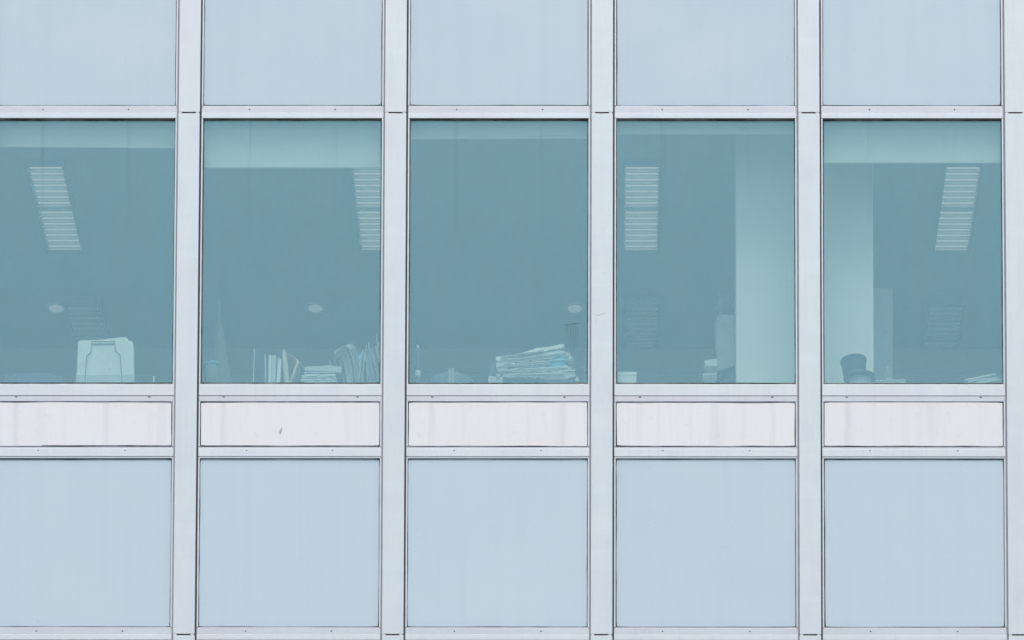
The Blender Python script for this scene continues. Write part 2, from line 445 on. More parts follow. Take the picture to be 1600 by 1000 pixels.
RW = P / 2 - J          # rail half width
def rail(name, mat, z0, z1, y0):
    bm = bmesh.new(); box(bm, -RW, RW, y0, 0.052, z0, z1); bevel(bm, 0.0022, 2)
    return mesh(name, bm, mat)
rA_top = rail('head_rail', M['rail_set'], 0.0, Z_A1 - Z_AM, 0.004)
rA_bot = rail('rail_lip', M['rail'], -(Z_AM - Z_A0), -0.0012, 0.0)
rB_top = rail('sill_rail', M['rail'], 0.0, Z_B1 - Z_BM, 0.001)
rB_bot = rail('drain_lip', M['rail_set'], -(Z_BM - Z_B0), -0.002, 0.0035)
rC_ = rail('lower_rail', M['rail'], 0.012, Z_C1 - Z_C0 - 0.016, -0.002)
rC_t = rail('rail_edge', M['rail_set'], Z_C1 - Z_C0 - 0.015, Z_C1 - Z_C0, 0.003)
rC_b = rail('rail_edge', M['bead'], 0.0, 0.011, 0.001)
def hole(name, w_, h_, y):
    bm = bmesh.new(); seg = 10
    pts = [(w_ * math.cos(2 * math.pi * i / seg), h_ * math.sin(2 * math.pi * i / seg)) for i in range(seg)]
    prism(bm, pts, y, 0.02); return mesh(name, bm, M['hole'])
h_round = hole('weep_hole', 0.0058, 0.0050, 0.0032)
h_slot = hole('weep_slot', 0.0105, 0.0045, 0.0030)
h_small = hole('weep_hole', 0.0050, 0.0040, -0.0028)

def opening(name, b, z0, z1, kind, seed):
    """an infill of one bay: frame beads (the part) > pane or sheet, gasket"""
    cx = (b - 0.5) * P; cz = (z0 + z1) / 2; h2 = (z1 - z0) / 2
    o = part(name, None, (cx, 0, cz))
    for s in (-1, 1):
        a, c = sorted((s * W2, s * (W2 + (B_ - J))))
        put('frame_bead', bx('frame_bead', M['bead'], a, c, 0.0008, 0.05, -h2 + 0.0005, h2 - 0.0005, 0.0018), (0, 0, 0), o)
    if kind == 'window':
        g_ = mesh('gasket', ring_bead(W2, h2, 0.002, 0.0125, 0.03, seed, 0.006, 0.009, 0.001, 0.0095), M['gasket'])
        put('pane', pane_me, (0, 0, 0), o)
    elif kind == 'spandrel':
        g_ = mesh('gasket', ring_bead(W2, h2, 0.002, 0.0075, 0.03, seed, 0.004, 0.0085, 0.003, 0.002), M['gasket'])
        put('glass_panel', span_me, (0, 0, 0), o, rot=((rnd.random() - .5) * 0.002, 0, (rnd.random() - .5) * 0.002))
    else:
        g_ = mesh('sealant', ring_bead(W2, h2, 0.002, 0.0025, 0.03, seed, 0.0048, 0.0105, 0.003, 0.001), M['sealant'])
        put('metal_sheet', sheet_me, (0, 0, 0), o, rot=((rnd.random() - .5) * 0.006, 0, (rnd.random() - .5) * 0.002))
    put('gasket' if kind != 'cladding' else 'sealant', g_, (0, 0, 0), o)
    return o
hw = (Z_A0 - Z_B1) / 2
pane_me = bx('pane', M['glass'], -W2 + 0.001, W2 - 0.001, 0.0190, 0.0270, -hw + 0.001, hw - 0.001)
hs = (Z_C0 - (Z_A1 - FL)) / 2
span_me = bx('glass_panel', M['spandrel'], -W2 + 0.003, W2 - 0.003, 0.0110, 0.0190, -hs + 0.003, hs - 0.003, 0.001)
hcl = (Z_B0 - Z_C1) / 2
sheet_me = bx('metal_sheet', M['sheet'], -W2 + 0.0045, W2 - 0.0045, 0.0032, 0.012, -hcl + 0.0045, hcl - 0.0045, 0.0015)

for b in range(K0 + 1, K1 + 1):
    cx = (b - 0.5) * P
    for f in (0, 1):
        dz = -FL * f
        r_ = part('head_rail', rA_top, (cx, 0, Z_AM + dz))
        put('rail_lip', rA_bot, (0, 0, 0), r_)
        for s in (-1, 1):
            put('weep_hole', h_round, (s * 0.322 + rnd.uniform(-.006, .006), 0, 0.026), r_)
        opening('window', b, Z_B1 + dz, Z_A0 + dz, 'window', b * 11 + f)
    for f in (0, -1):
        dz = -FL * f
        opening('spandrel', b, Z_A1 - FL + dz, Z_C0 + dz, 'spandrel', b * 13 + f + 40)
        r_ = part('lower_rail', rC_, (cx, 0, Z_C0 + dz))
        put('rail_edge', rC_t, (0, 0, 0), r_); put('rail_edge', rC_b, (0, 0, 0), r_)
        for s in (-1, 1):
            put('weep_hole', h_small, (s * 0.322 + rnd.uniform(-.006, .006), 0, 0.058), r_)
        opening('cladding_panel', b, Z_C1 + dz, Z_B0 + dz, 'cladding', b * 17 + f + 90)
    for f in (-1, 0, 1):
        dz = -FL * f
        r_ = part('sill_rail', rB_top, (cx, 0, Z_BM + dz))
        put('drain_lip', rB_bot, (0, 0, 0), r_)
        for s in (-1, 1):
            put('weep_slot', h_slot, (s * 0.497 + rnd.uniform(-.006, .006), 0, -0.0105), r_)
# inner window boards
part('window_board', bx('window_board', M['board'], XL, XR, 0.055, 0.42, 17.45, 17.48, 0.003), (0, 0, 0)).location = (-BX, 0, 0)
for z in (CEIL, 15.69):
    o = part('window_head', bx('window_head', M['white'], XL, XR, 0.054, 0.099, z - 0.06 if z == CEIL else 15.60, z + 0.1 if z == CEIL else 15.655), (0, 0, 0))
    o.location = (-BX, 0, 0)

BOARD = 17.48
# ------------------------------------------------------------------ column and back-room pieces
col = empty('column', (4.637, 0.66, FLOOR), 'wide pale square column standing behind the two rightmost windows', 'column')
put('shaft', bx('shaft', M['column'], -0.522, 0.522, -0.20, 0.20, 0.10, CEIL - FLOOR - 0.002, 0.006, 2), (0, 0, 0), col)
put('skirting', bx('skirting', M['white'], -0.533, 0.533, -0.212, 0.212, 0.0, 0.10, 0.003), (0, 0, 0), col)

cab = empty('tall_cabinet', (5.20, 1.30, FLOOR), 'tall pale cabinet edge showing beside the column in the rightmost window', 'cabinet')
put('carcass', bx('carcass', M['paper_b'], -0.30, 0.145, -0.25, 0.25, 0.06, 2.21, 0.004), (0, 0, 0), cab)
put('door', bx('door', M['paper_b'], -0.29, 0.135, -0.268, -0.252, 0.09, 2.18, 0.003), (0, 0, 0), cab)
put('plinth', bx('plinth', M['dark'], -0.28, 0.13, -0.23, 0.23, 0.0, 0.06), (0, 0, 0), cab)

# coat stand with a hanging coat and a brimmed hat on top
cs = empty('coat_stand', (4.040, 0.86, FLOOR + 0.14), 'pale coat and brimmed hat on a stand at the left of the column', 'coat stand')
bm = bmesh.new(); tube(bm, [(-0.03, 0.02, -0.11), (-0.03, 0.02, 1.86)], 0.016, 10)
put('pole', mesh('pole', bm, M['wood'], True), (0, 0, 0), cs)
bm = bmesh.new(); lathe(bm, [(0.02, -0.09), (0.16, -0.11), (0.18, -0.14)], 20)
put('base', mesh('base', bm, M['wood']), (-0.03, 0.02, 0), cs)
bm = bmesh.new()
NS = 22
rows = [(1.715, 0.060, 0.04), (1.70, 0.088, 0.05), (1.66, 0.094, 0.06), (1.55, 0.092, 0.065), (1.42, 0.090, 0.07), (1.27, 0.092, 0.075)]
prev = None
for zi, (z, rx, ry) in enumerate(rows):
    cur = []
    for k in range(NS):
        a = 2 * math.pi * k / NS
        fold = 1 + 0.06 * math.sin(a * 5 + zi * 0.25) * min(1, zi / 2)
        hem = (0.035 * math.cos(a) if zi == len(rows) - 1 else 0)
        ca, sa = math.cos(a), math.sin(a); se = (abs(ca) ** 4 + abs(sa) ** 4) ** -0.25
        cur.append(bm.verts.new((rx * ca * se * fold, ry * sa * se * fold, z + hem)))
    if prev:
        for k in range(NS): bm.faces.new((prev[k], prev[(k + 1) % NS], cur[(k + 1) % NS], cur[k]))
    else: bm.faces.new(cur)
    prev = cur
put('coat', mesh('coat', bm, M['cloth'], True), (0.020, -0.02, 0), cs)
bm = bmesh.new(); lathe(bm, [(0.085, 1.79), (0.088, 1.796), (0.062, 1.80), (0.058, 1.86), (0.050, 1.90), (0.02, 1.905)], 24)
put('hat', mesh('hat', bm, M['felt'], True), (0.0, 0.0, -0.005), cs)

# ------------------------------------------------------------------ roller blinds
def blind(b, zl, zr, label, hem=True, creases=False):
    cx = (b - 0.5) * P
    o = empty('roller_blind', (cx, 0.10, 19.70), label, 'blind', 'roller blinds inside the windows')
    hwid = 0.70; top = -0.06
    ang = math.atan2(zr - zl, 2 * W2)
    zb = (zl + zr) / 2 - 19.70
    bm = bmesh.new()
    nx, nz = 14, 8; grid = []
    for iy, yy in enumerate((0.0, 0.0012)):
        g_ = []
        for j in range(nz + 1):
            row = []
            for i in range(nx + 1):
                x = -hwid + 2 * hwid * i / nx
                z = top + (zb + math.tan(ang) * x - top) * j / nz
                y = yy + 0.004 * noise.noise(Vector((x * 2.0, z * 3.0 + b * 5, 0.0)))
                row.append(bm.verts.new((x, y, z)))
            g_.append(row)
        grid.append(g_)
    for g_ in grid:
        for j in range(nz):
            for i in range(nx): bm.faces.new((g_[j][i], g_[j][i + 1], g_[j + 1][i + 1], g_[j + 1][i]))
    put('fabric', mesh('fabric', bm, M['fabric'], True), (0, 0, 0), o)
    if hem:
        put('hem_bar', bx('hem_bar', M['fabric'], -hwid, hwid, -0.004, 0.008, -0.040, 0.0, 0.004, 2), (0, 0, zb + 0.040), o, rot=(0, -ang, 0))
    bm = bmesh.new(); tube(bm, [(-hwid, 0, 0), (hwid, 0, 0)], 0.028, 18)
    put('roller_tube', mesh('roller_tube', bm, M['fabric'], True), (0, 0.02, -0.05), o)
    if creases:
        for pts in (((0.30, -0.216), (0.42, -0.206), (0.53, -0.204)), ((0.22, -0.218), (0.30, -0.214))):
            bm = bmesh.new(); tube(bm, [(x, -0.004, z) for x, z in pts], 0.0016, 6)
            put('crease', mesh('crease', bm, M['mark']), (0, 0, 0), o)
    return o
blind(0, 19.405, 19.395, 'roller blind let down a hand width in the leftmost window', hem=False)
blind(1, 19.239, 19.239, 'roller blind let down lowest of all, in the second window from the left')
blind(2, 19.466, 19.472, 'creased roller blind showing only a narrow strip in the middle window', hem=False, creases=True)
blind(3, 19.508, 19.508, 'roller blind rolled almost fully up above the column, second window from the right')
blind(4, 19.278, 19.278, 'roller blind in front of the column in the rightmost window')

# ------------------------------------------------------------------ louvred ceiling lights and downlights
def louvre_meshes():
    bm = bmesh.new()
    pr = [(-0.0050, 0.0), (0.0050, 0.0), (0.0050, 0.015), (0.0020, 0.017), (0.0020, 0.0285), (-0.0020, 0.0285), (-0.0020, 0.017), (-0.0050, 0.015)]
    a = [bm.verts.new((-0.131, y, z)) for y, z in pr]; b = [bm.verts.new((0.131, y, z)) for y, z in pr]
    n = len(pr)
    bm.faces.new(a); bm.faces.new(b[::-1])
    for i in range(n):
        f = bm.faces.new((a[i], b[i], b[(i + 1) % n], a[(i + 1) % n]))
        if 3 <= i <= 5: f.material_index = 1  # grey upper blade over white lip: window-lit lower edge put into the colour
    me = mesh('louvre', bm, M['louvre']); me.materials.append(M['reflector'])
    return me
louvre_me = louvre_meshes()
def frame_mesh(L):
    bm = bmesh.new()
    cs_ = ((-1, -1), (1, -1), (1, 1), (-1, 1)); V = []
    for hx, hy, z in ((0.152, L / 2, -0.012), (0.152, L / 2, 0.05), (0.1345, L / 2 - 0.018, 0.05), (0.1345, L / 2 - 0.018, -0.012)):
        V.append([bm.verts.new((a * hx, b * hy, z)) for a, b in cs_])
    for q in range(4):
        for k in range(4):
            bm.faces.new((V[q][k], V[q][(k + 1) % 4], V[(q + 1) % 4][(k + 1) % 4], V[(q + 1) % 4][k]))
    return mesh('frame', bm, M['casing'])
tray_me = {}
def light(x, y0, L, n1, n2, label, group):
    o = empty('louvred_light', (x, y0 + L / 2, CEIL - 0.052), label, 'ceiling light', group)
    if L not in tray_me:
        tray_me[L] = (frame_mesh(L), bx('reflector', M['reflector'], -0.1335, 0.1335, -L / 2 + 0.0185, L / 2 - 0.0185, 0.040, 0.049))
    put('frame', tray_me[L][0], (0, 0, 0), o); put('reflector', tray_me[L][1], (0, 0, 0), o)
    if n2:
        for a_, b_ in ((-L / 2 + 0.025, -0.02), (0.02, L / 2 - 0.025)):
            put('lamp_panel', bx('lamp_panel', M['lamp'], -0.125, 0.125, a_, b_, 0.031, 0.037), (0, 0, 0), o)
    secs = [(n1, -L / 2 + 0.03, -0.025 if n2 else L / 2 - 0.03)] + ([(n2, 0.03, L / 2 - 0.03)] if n2 else [])
    for n, a, b in secs:
        for i in range(n):
            put('louvre', louvre_me, (0, a + (b - a) * i / (n - 1), 0.0), o)
    if n2: put('lamp_holder', bx('lamp_holder', M['white'], -0.1335, 0.1335, -0.016, 0.016, 0.016, 0.039, 0.003), (0, 0, 0), o)
light(-1.205, 0.83, 1.26, 8, 8, 'louvred ceiling light leaning right in the leftmost window', 'louvred ceiling lights')
light(1.298, 0.83, 1.26, 8, 8, 'louvred ceiling light cut off by the frame, second window from the left', 'louvred ceiling lights')
light(3.403, 0.83, 1.26, 8, 8, 'upright louvred ceiling light high in the window with the rolled-up blind', 'louvred ceiling lights')
light(5.885, 0.83, 1.26, 8, 8, 'louvred ceiling light below the blind in the rightmost window', 'louvred ceiling lights')
light(-1.17, 2.84, 0.70, 9, 0, 'faint far louvred light above the folders in the leftmost window', 'louvred ceiling lights')
light(3.414, 2.84, 0.70, 9, 0, 'faint far louvred light low in the window with the rolled-up blind', 'louvred ceiling lights')
light(5.915, 2.84, 0.70, 9, 0, 'faint far louvred light low in the rightmost window', 'louvred ceiling lights')

bm = bmesh.new(); lathe(bm, [(0.060, 0.030), (0.062, 0.0), (0.088, -0.002), (0.090, 0.006), (0.092, 0.010)], 28)
dl_ring = mesh('trim_ring', bm, M['white'], True)
bm = bmesh.new(); lathe(bm, [(0.058, -0.001), (0.040, -0.012), (0.012, -0.018)], 20)
dl_lens = mesh('lens', bm, M['glow'], True)
for x, lb in ((-1.40, 'small round downlight above the pale folders in the leftmost window'), (0.732, 'small round downlight above the book row, second window from the left'),
              (2.865, 'small round downlight above the messy paper pile in the middle window')):
    o = empty('downlight', (x, 3.015, CEIL - 0.012), lb, 'downlight', 'round downlights')
    put('trim_ring', dl_ring, (0, 0, 0), o); put('lens', dl_lens, (0, 0, 0), o)

# ------------------------------------------------------------------ things on the window boards
UX, UZ = 0.00483, 0.00503          # drawing units of the outlines, in metres
def outl(pts, ox, drop=0.11):
    """outline in drawing units: x from ox, z from the board (600 = what the sill just lets one see)"""
    return [((x - ox) * UX, drop + (597 - y) * UZ) for x, y in pts]

# 1 pale folders standing upright
fo = empty('document_folders', (-0.629, 0.13, BOARD), 'pale upright folders with a grey outlined shape, leaning in the leftmost window', 'folders')
prof = [
 ([(118, 612), (117, 619), (211, 619), (209.5, 586), (208, 537), (205, 533), (203, 534), (204, 530), (200, 528), (123, 538), (120, 545)], 0.060, 0.068, 'paper_b'),
 ([(119, 619), (121, 534), (124, 531.5), (150, 531), (180, 527.5), (194, 526), (199, 528.5), (200, 619)], 0.030, 0.040, 'paper'),
 ([(117, 619), (116, 600), (118, 575), (121, 575), (122, 619)], 0.072, 0.080, 'paper_b'),
 ([(122, 619), (122, 536), (126, 533), (203, 533.5), (207, 536), (209, 585), (208, 619)], 0.014, 0.020, 'paper'),
]
for pts, y0, y1, mt in prof:
    bm = bmesh.new(); prism(bm, outl(pts, 164), y0, y1, (0, 0.0)); put('folder', mesh('folder', bm, M[mt]), (0, 0, 0), fo)
bm = bmesh.new(); prism(bm, outl([(120, 619), (121, 588), (207, 587), (208, 619)], 164), 0.004, 0.012)
put('pocket', mesh('pocket', bm, M['paper_b']), (0, 0, 0), fo)
line = outl([(132.5, 618), (135.5, 559), (142, 552.5), (143, 536), (179, 536), (180, 550), (187.5, 557), (190, 585), (192, 618)], 164)
bm = bmesh.new(); ribbon(bm, line, 0.0042, 0.0095, 0.016); put('outline', mesh('outline', bm, M['ink']), (0, -0.008, 0), fo)
bm = bmesh.new(); ribbon(bm, outl([(144, 539.3), (178.5, 539)], 164), 0.004, 0.0095, 0.016); put('outline', mesh('outline', bm, M['ink']), (0, -0.003, 0), fo)

# low dark hump at the left
hp = empty('desk_phone', (-1.19, 0.20, BOARD), 'low dark rounded desk set at the left foot of the leftmost window', 'desk set')
bm = bmesh.new(); prism(bm, [(-0.22, 0), (0.26, 0), (0.25, 0.13), (0.12, 0.158), (0.02, 0.165), (-0.10, 0.16), (-0.20, 0.14)], -0.08, 0.10)
bevel(bm, 0.008, 2); put('housing', mesh('housing', bm, M['dark_blue']), (0, 0, 0), hp)
bm = bmesh.new(); tube(bm, [(-0.12, -0.02, 0.165), (-0.04, -0.02, 0.178), (0.06, -0.02, 0.178), (0.14, -0.02, 0.160)], [0.02, 0.014, 0.014, 0.02], 10)
put('handset', mesh('handset', bm, M['dark']), (0, 0, 0), hp)

mk = empty('small_bottle', (-0.262, 0.15, BOARD), 'tiny pale bottle right of the folders in the leftmost window', 'bottle')
bm = bmesh.new(); lathe(bm, [(0.010, 0), (0.011, 0.09), (0.006, 0.105), (0.006, 0.155)], 14); put('flask', mesh('flask', bm, M['white'], True), (0, 0, 0), mk)
bm = bmesh.new(); lathe(bm, [(0.007, 0.155), (0.007, 0.168)], 12); put('cap', mesh('cap', bm, M['dark']), (0, 0, 0), mk)

# 2 second window
tb = empty('lidded_tub', (0.172, 0.17, BOARD), 'grey tub with a bright blue lid in the corner beside the tall paper cone', 'tub')
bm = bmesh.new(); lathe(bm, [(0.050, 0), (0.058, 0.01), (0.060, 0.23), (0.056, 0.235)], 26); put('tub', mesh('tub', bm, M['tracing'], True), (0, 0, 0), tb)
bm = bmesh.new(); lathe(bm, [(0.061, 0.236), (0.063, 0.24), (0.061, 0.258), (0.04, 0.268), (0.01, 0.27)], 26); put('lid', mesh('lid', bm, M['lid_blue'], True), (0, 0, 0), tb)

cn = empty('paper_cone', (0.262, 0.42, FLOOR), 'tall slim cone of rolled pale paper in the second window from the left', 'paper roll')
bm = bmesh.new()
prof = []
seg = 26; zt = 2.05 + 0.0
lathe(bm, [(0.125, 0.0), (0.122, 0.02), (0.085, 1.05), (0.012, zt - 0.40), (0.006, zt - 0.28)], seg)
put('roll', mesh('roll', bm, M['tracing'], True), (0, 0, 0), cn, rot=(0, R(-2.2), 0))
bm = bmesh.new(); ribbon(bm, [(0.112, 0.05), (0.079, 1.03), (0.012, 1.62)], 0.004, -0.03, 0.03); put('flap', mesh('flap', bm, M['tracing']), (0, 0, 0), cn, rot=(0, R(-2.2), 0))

rl = empty('ruler', (0.483, 0.15, BOARD), 'thin pale ruler standing upright left of the book row', 'ruler')
put('blade', bx('blade', M['paper_b'], -0.004, 0.004, -0.001, 0.001, 0, 0.365, 0.0005), (0, 0, 0), rl, rot=(0, R(1.2), 0))
put('grip', bx('grip', M['wood'], -0.007, 0.007, -0.004, 0.004, 0, 0.03, 0.001), (0, 0, 0), rl, rot=(0, R(1.2), 0))

def book(label, pts, mt, ox, X, cov_mt=None, y=(0.0, 0.19), name='book'):
    o = empty(name, (X, 0.13, BOARD), label, 'book', 'books standing on the window board')
    p = outl(pts, ox)
    bm = bmesh.new(); prism(bm, p, y[0], y[1]); put('cover', mesh('cover', bm, M[cov_mt or mt]), (0, 0, 0), o)
    bm = bmesh.new()
    cx_ = sum(a for a, _ in p) / len(p); top_ = max(c for _, c in p)
    prism(bm, [(cx_ + (a - cx_) * 0.6, c + 0.004 if c > top_ - 0.02 else c + 0.004) for a, c in p], y[0] + 0.004, y[1] - 0.004)
    put('pages', mesh('pages', bm, M['paper']), (0, 0, 0), o)
    return o
book('thin bluish leaning book at the left end of the book row', [(413.2, 557), (415.2, 556), (417.2, 619), (414.6, 619)], 'paper_blue', 425, 0.625)
book('slim white upright book, second in the book row', [(420, 557.5), (424, 557), (424, 619), (419.6, 619)], 'paper', 425, 0.625)
book('wider grey upright book, third in the book row', [(424.6, 558.5), (427.5, 559), (431, 557), (430.5, 619), (424.6, 619)], 'paper_b', 425, 0.625)
book('short tilted pale book just left of the beige card file', [(434.5, 562), (439.5, 564), (437, 619), (430.8, 619)], 'paper', 425, 0.625)

bf = empty('card_file', (0.745, 0.13, BOARD), 'open beige card file gaping like a V beside the book row', 'file')
bm = bmesh.new(); prism(bm, outl([(441, 550), (445, 548.5), (448, 560), (452.5, 597), (453, 619), (446.5, 619), (445, 597), (442, 570)], 450), 0.0, 0.19); put('spine', mesh('spine', bm, M['beige']), (0, 0, 0), bf)
bm = bmesh.new(); prism(bm, outl([(464, 563), (467.5, 566), (462, 583), (456, 597), (454, 619), (451, 619), (454, 597), (459, 580)], 450), 0.0, 0.19); put('back_cover', mesh('back_cover', bm, M['beige']), (0, 0, 0), bf)
bm = bmesh.new(); ribbon(bm, outl([(443, 549), (452, 553), (460, 558), (467, 565)], 450), 0.004, 0.03, 0.12); put('elastic_band', mesh('elastic_band', bm, M['beige']), (0, 0, 0), bf)
bm = bmesh.new(); ribbon(bm, outl([(467, 564), (472, 570), (476, 575)], 450), 0.003, 0.03, 0.10); put('sheet', mesh('sheet', bm, M['paper_b']), (0, 0, 0), bf)

def wavy(x0, x1, ya, yb, n, amp, seed):
    return [(x0 + (x1 - x0) * i / n, ya + (yb - ya) * i / n + amp * noise.noise(Vector((i * 0.7, seed * 2.3, 0)))) for i in range(n + 1)]

ps = empty('paper_stack', (0.994, 0.13, BOARD), 'neat stack of white papers between the card file and the fanned files', 'paper stack')
bm = bmesh.new(); prism(bm, outl([(477, 575.5), (490, 574.5), (500, 574.6), (515, 573), (533, 575.6), (533.5, 584.5), (520, 583), (500, 582), (477, 581)], 502), 0.0, 0.2)
put('top_folder', mesh('top_folder', bm, M['paper_b']), (0, 0, 0), ps)
for i in range(12):
    yy = 583.5 + i * 3.0; a = 475 + rnd.uniform(-4, 3) - i * 0.25; b = 525 + rnd.uniform(-3, 3)
    bm = bmesh.new(); ribbon(bm, outl(wavy(a, b, yy + rnd.uniform(-.6, .6), yy + rnd.uniform(-.6, .6), 12, 1.6, i), 502), 0.0078, rnd.uniform(0, 0.006), 0.2)
    put('sheet', mesh('sheet', bm, M['paper' if i % 3 else 'paper_b']), (0, 0, 0), ps)

ff = empty('fanned_files', (1.30, 0.12, BOARD), 'loose fanned files and drooping sheets at the right of the second window', 'files')
def bez(p0, p1, p2, n=10):
    return [((1 - t) ** 2 * p0[0] + 2 * t * (1 - t) * p1[0] + t * t * p2[0], (1 - t) ** 2 * p0[1] + 2 * t * (1 - t) * p1[1] + t * t * p2[1]) for t in [i / n for i in range(n + 1)]]
sheets = [((552, 619), (548, 520), (521, 552), 'paper', 0.0025), ((556, 619), (552, 512), (524, 556), 'paper_b', 0.003), ((560, 619), (556, 520), (534, 548), 'paper_b', 0.003),
          ((538, 619), (536, 590), (531, 562), 'paper_blue', 0.003), ((546, 619), (540, 580), (536, 553), 'paper_b', 0.003), ((566, 619), (556, 570), (544, 541), 'paper', 0.004),
          ((572, 619), (560, 560), (549, 537), 'paper_b', 0.004), ((563, 619), (566, 560), (552, 539), 'paper_b', 0.003), ((560, 619), (560, 575), (566, 546), 'paper_blue', 0.006),
          ((565, 619), (566, 580), (572, 543), 'paper_b', 0.006), ((574, 619), (574, 585), (570, 552), 'paper', 0.004), ((600, 619), (584, 575), (574, 534), 'paper', 0.004),
          ((596, 619), (586, 580), (580, 545), 'paper_b', 0.005), ((588, 619), (584, 590), (576, 556), 'paper_b', 0.005), ((600, 612), (592, 570), (587, 525), 'paper_b', 0.005),
          ((603, 619), (595, 575), (586, 544), 'paper', 0.004), ((580, 619), (578, 600), (569, 556), 'paper_blue', 0.004), ((517, 573), (516, 568), (514, 563), 'paper_b', 0.002)]
broad = [([(522, 552), (528, 545), (536, 538), (545, 535), (551, 537), (548, 545), (541, 546), (533, 549), (527, 556)], 'paper_b', 0.062),
         ([(531, 552), (541, 546), (549, 541), (556, 560), (563, 597), (566, 619), (545, 619), (540, 590), (536, 566)], 'paper_b', 0.080),
         ([(546, 540), (552, 539), (562, 575), (570, 619), (560, 619), (553, 575)], 'paper', 0.074),
         ([(558, 549), (566, 544), (568, 570), (566, 619), (558, 619)], 'paper_blue', 0.088),
         ([(566, 546), (573, 541), (576, 565), (577, 619), (566, 619)], 'paper_b', 0.094),
         ([(573, 552), (582, 546), (594, 590), (598, 619), (576, 619)], 'paper_b', 0.084),
         ([(586, 530), (590, 528), (598, 570), (603, 619), (592, 619), (588, 570)], 'paper_b', 0.098)]
for pts, mt, y0 in broad:
    pts = [(x + 1.5 * noise.noise(Vector((x * .3, y * .3, y0 * 90))), y + 1.2 * noise.noise(Vector((x * .3, y * .2, 4.0)))) for x, y in pts]
    bm = bmesh.new(); prism(bm, outl(pts, 565), y0, y0 + 0.003, (0.0, 0.002)); put('folder', mesh('folder', bm, M[mt]), (0, 0, 0), ff, rot=(0, 0, 0))
for i, (a, b, c, mt, th) in enumerate(sheets):
    bm = bmesh.new(); y0 = rnd.uniform(0, 0.05)
    if i == 17: a = (520, 619); b = (519, 585)
    ribbon(bm, outl(bez(a, b, c), 565), th, y0, y0 + rnd.uniform(0.14, 0.2), (rnd.uniform(-.01, .01), rnd.uniform(-.01, .02)))
    put('sheet', mesh('sheet', bm, M[mt]), (0, 0, 0), ff)

# 3 middle window
bt = empty('glass_bottle', (1.713, 0.24, BOARD), 'slim pale bottle standing in the left corner of the middle window', 'bottle')
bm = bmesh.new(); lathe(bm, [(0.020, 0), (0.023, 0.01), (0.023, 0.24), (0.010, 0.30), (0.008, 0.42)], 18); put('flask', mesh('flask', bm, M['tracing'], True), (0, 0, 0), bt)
bm = bmesh.new(); lathe(bm, [(0.010, 0.42), (0.010, 0.445)], 14); put('cap', mesh('cap', bm, M['white']), (0, 0, 0), bt)
bm = bmesh.new(); lathe(bm, [(0.0235, 0.19), (0.0238, 0.20), (0.0238, 0.235), (0.0235, 0.24)], 18); put('band', mesh('band', bm, M['paper'], True), (0, 0, 0), bt)

cb = empty('dark_bag', (1.97, 0.20, BOARD), 'low dark slumped bag with a pale strap at the foot of the middle window', 'bag')
bm = bmesh.new(); prism(bm, [(-0.16, 0), (0.18, 0), (0.17, 0.13), (0.10, 0.165), (0.02, 0.185), (-0.04, 0.19), (-0.12, 0.165), (-0.17, 0.13)], -0.07, 0.08); bevel(bm, 0.015, 3)
put('sack', mesh('sack', bm, M['dark_blue'], True), (0, 0, 0), cb)
for dx in (-0.012, 0.012):
    put('strap', bx('strap', M['paper_b'], dx - 0.006, dx + 0.006, -0.078, 0.02, 0.02, 0.205, 0.002), (0, 0, 0), cb)

pp = empty('paper_pile', (2.607, 0.13, BOARD), 'messy slanting pile of papers and folders in the middle window', 'paper pile')
slabs = [
 ([(775, 559), (790, 559), (808, 556), (838, 547), (865, 543), (881, 539.5), (882, 545), (862, 548), (838, 553), (800, 560), (775, 566)], 'paper', 0.0, 'folder'),
 ([(775, 566.8), (800, 562), (840, 555), (876, 549), (884, 552), (886, 556), (882, 559), (840, 563), (800, 569), (776, 576)], 'paper_b', 0.006, 'folder'),
 ([(800, 573), (820, 569), (845, 566), (856, 566.5), (856, 574), (838, 576), (805, 577.5)], 'paper_lilac', -0.004, 'envelope'),
 ([(856, 567), (868, 564), (880, 561), (885, 566), (883, 572), (868, 576), (856, 574)], 'cyan', -0.006, 'plastic_folder'),
 ([(777, 579), (783, 577.5), (790, 577), (797, 579), (806, 577), (815, 579), (828, 577.5), (850, 576), (885, 573), (888, 577), (870, 579), (850, 583), (820, 584), (800, 583), (781, 584)], 'paper', -0.002, 'loose_sheets'),
 ([(860, 577.5), (889, 573.5), (893, 577), (880, 581), (862, 583)], 'paper_b', 0.01, 'loose_sheets'),
 ([(787, 585.5), (820, 584.8), (860, 584), (897, 583), (900, 590), (880, 595), (850, 594), (815, 592), (786, 591)], 'paper_b', 0.0, 'folder'),
 ([(860, 583.6), (898, 580), (899, 582.5), (862, 584.4)], 'paper', -0.008, 'loose_sheets'),
 ([(781, 591.6), (815, 592.6), (850, 594.6), (880, 595.6), (902, 593), (903, 619), (781, 619)], 'dark_blue', 0.004, 'box_file'),
]
def crumple(pts, amp, seed):
    out = []
    for i, p in enumerate(pts):
        q = pts[(i + 1) % len(pts)]; n = max(1, int(math.hypot(q[0] - p[0], q[1] - p[1]) / 5))
        for k in range(n):
            x = p[0] + (q[0] - p[0]) * k / n; y = p[1] + (q[1] - p[1]) * k / n
            out.append((x + amp * noise.noise(Vector((x * .31, y * .4, seed))), y + amp * noise.noise(Vector((x * .23, y * .37, seed + 9.1)))))
    return out
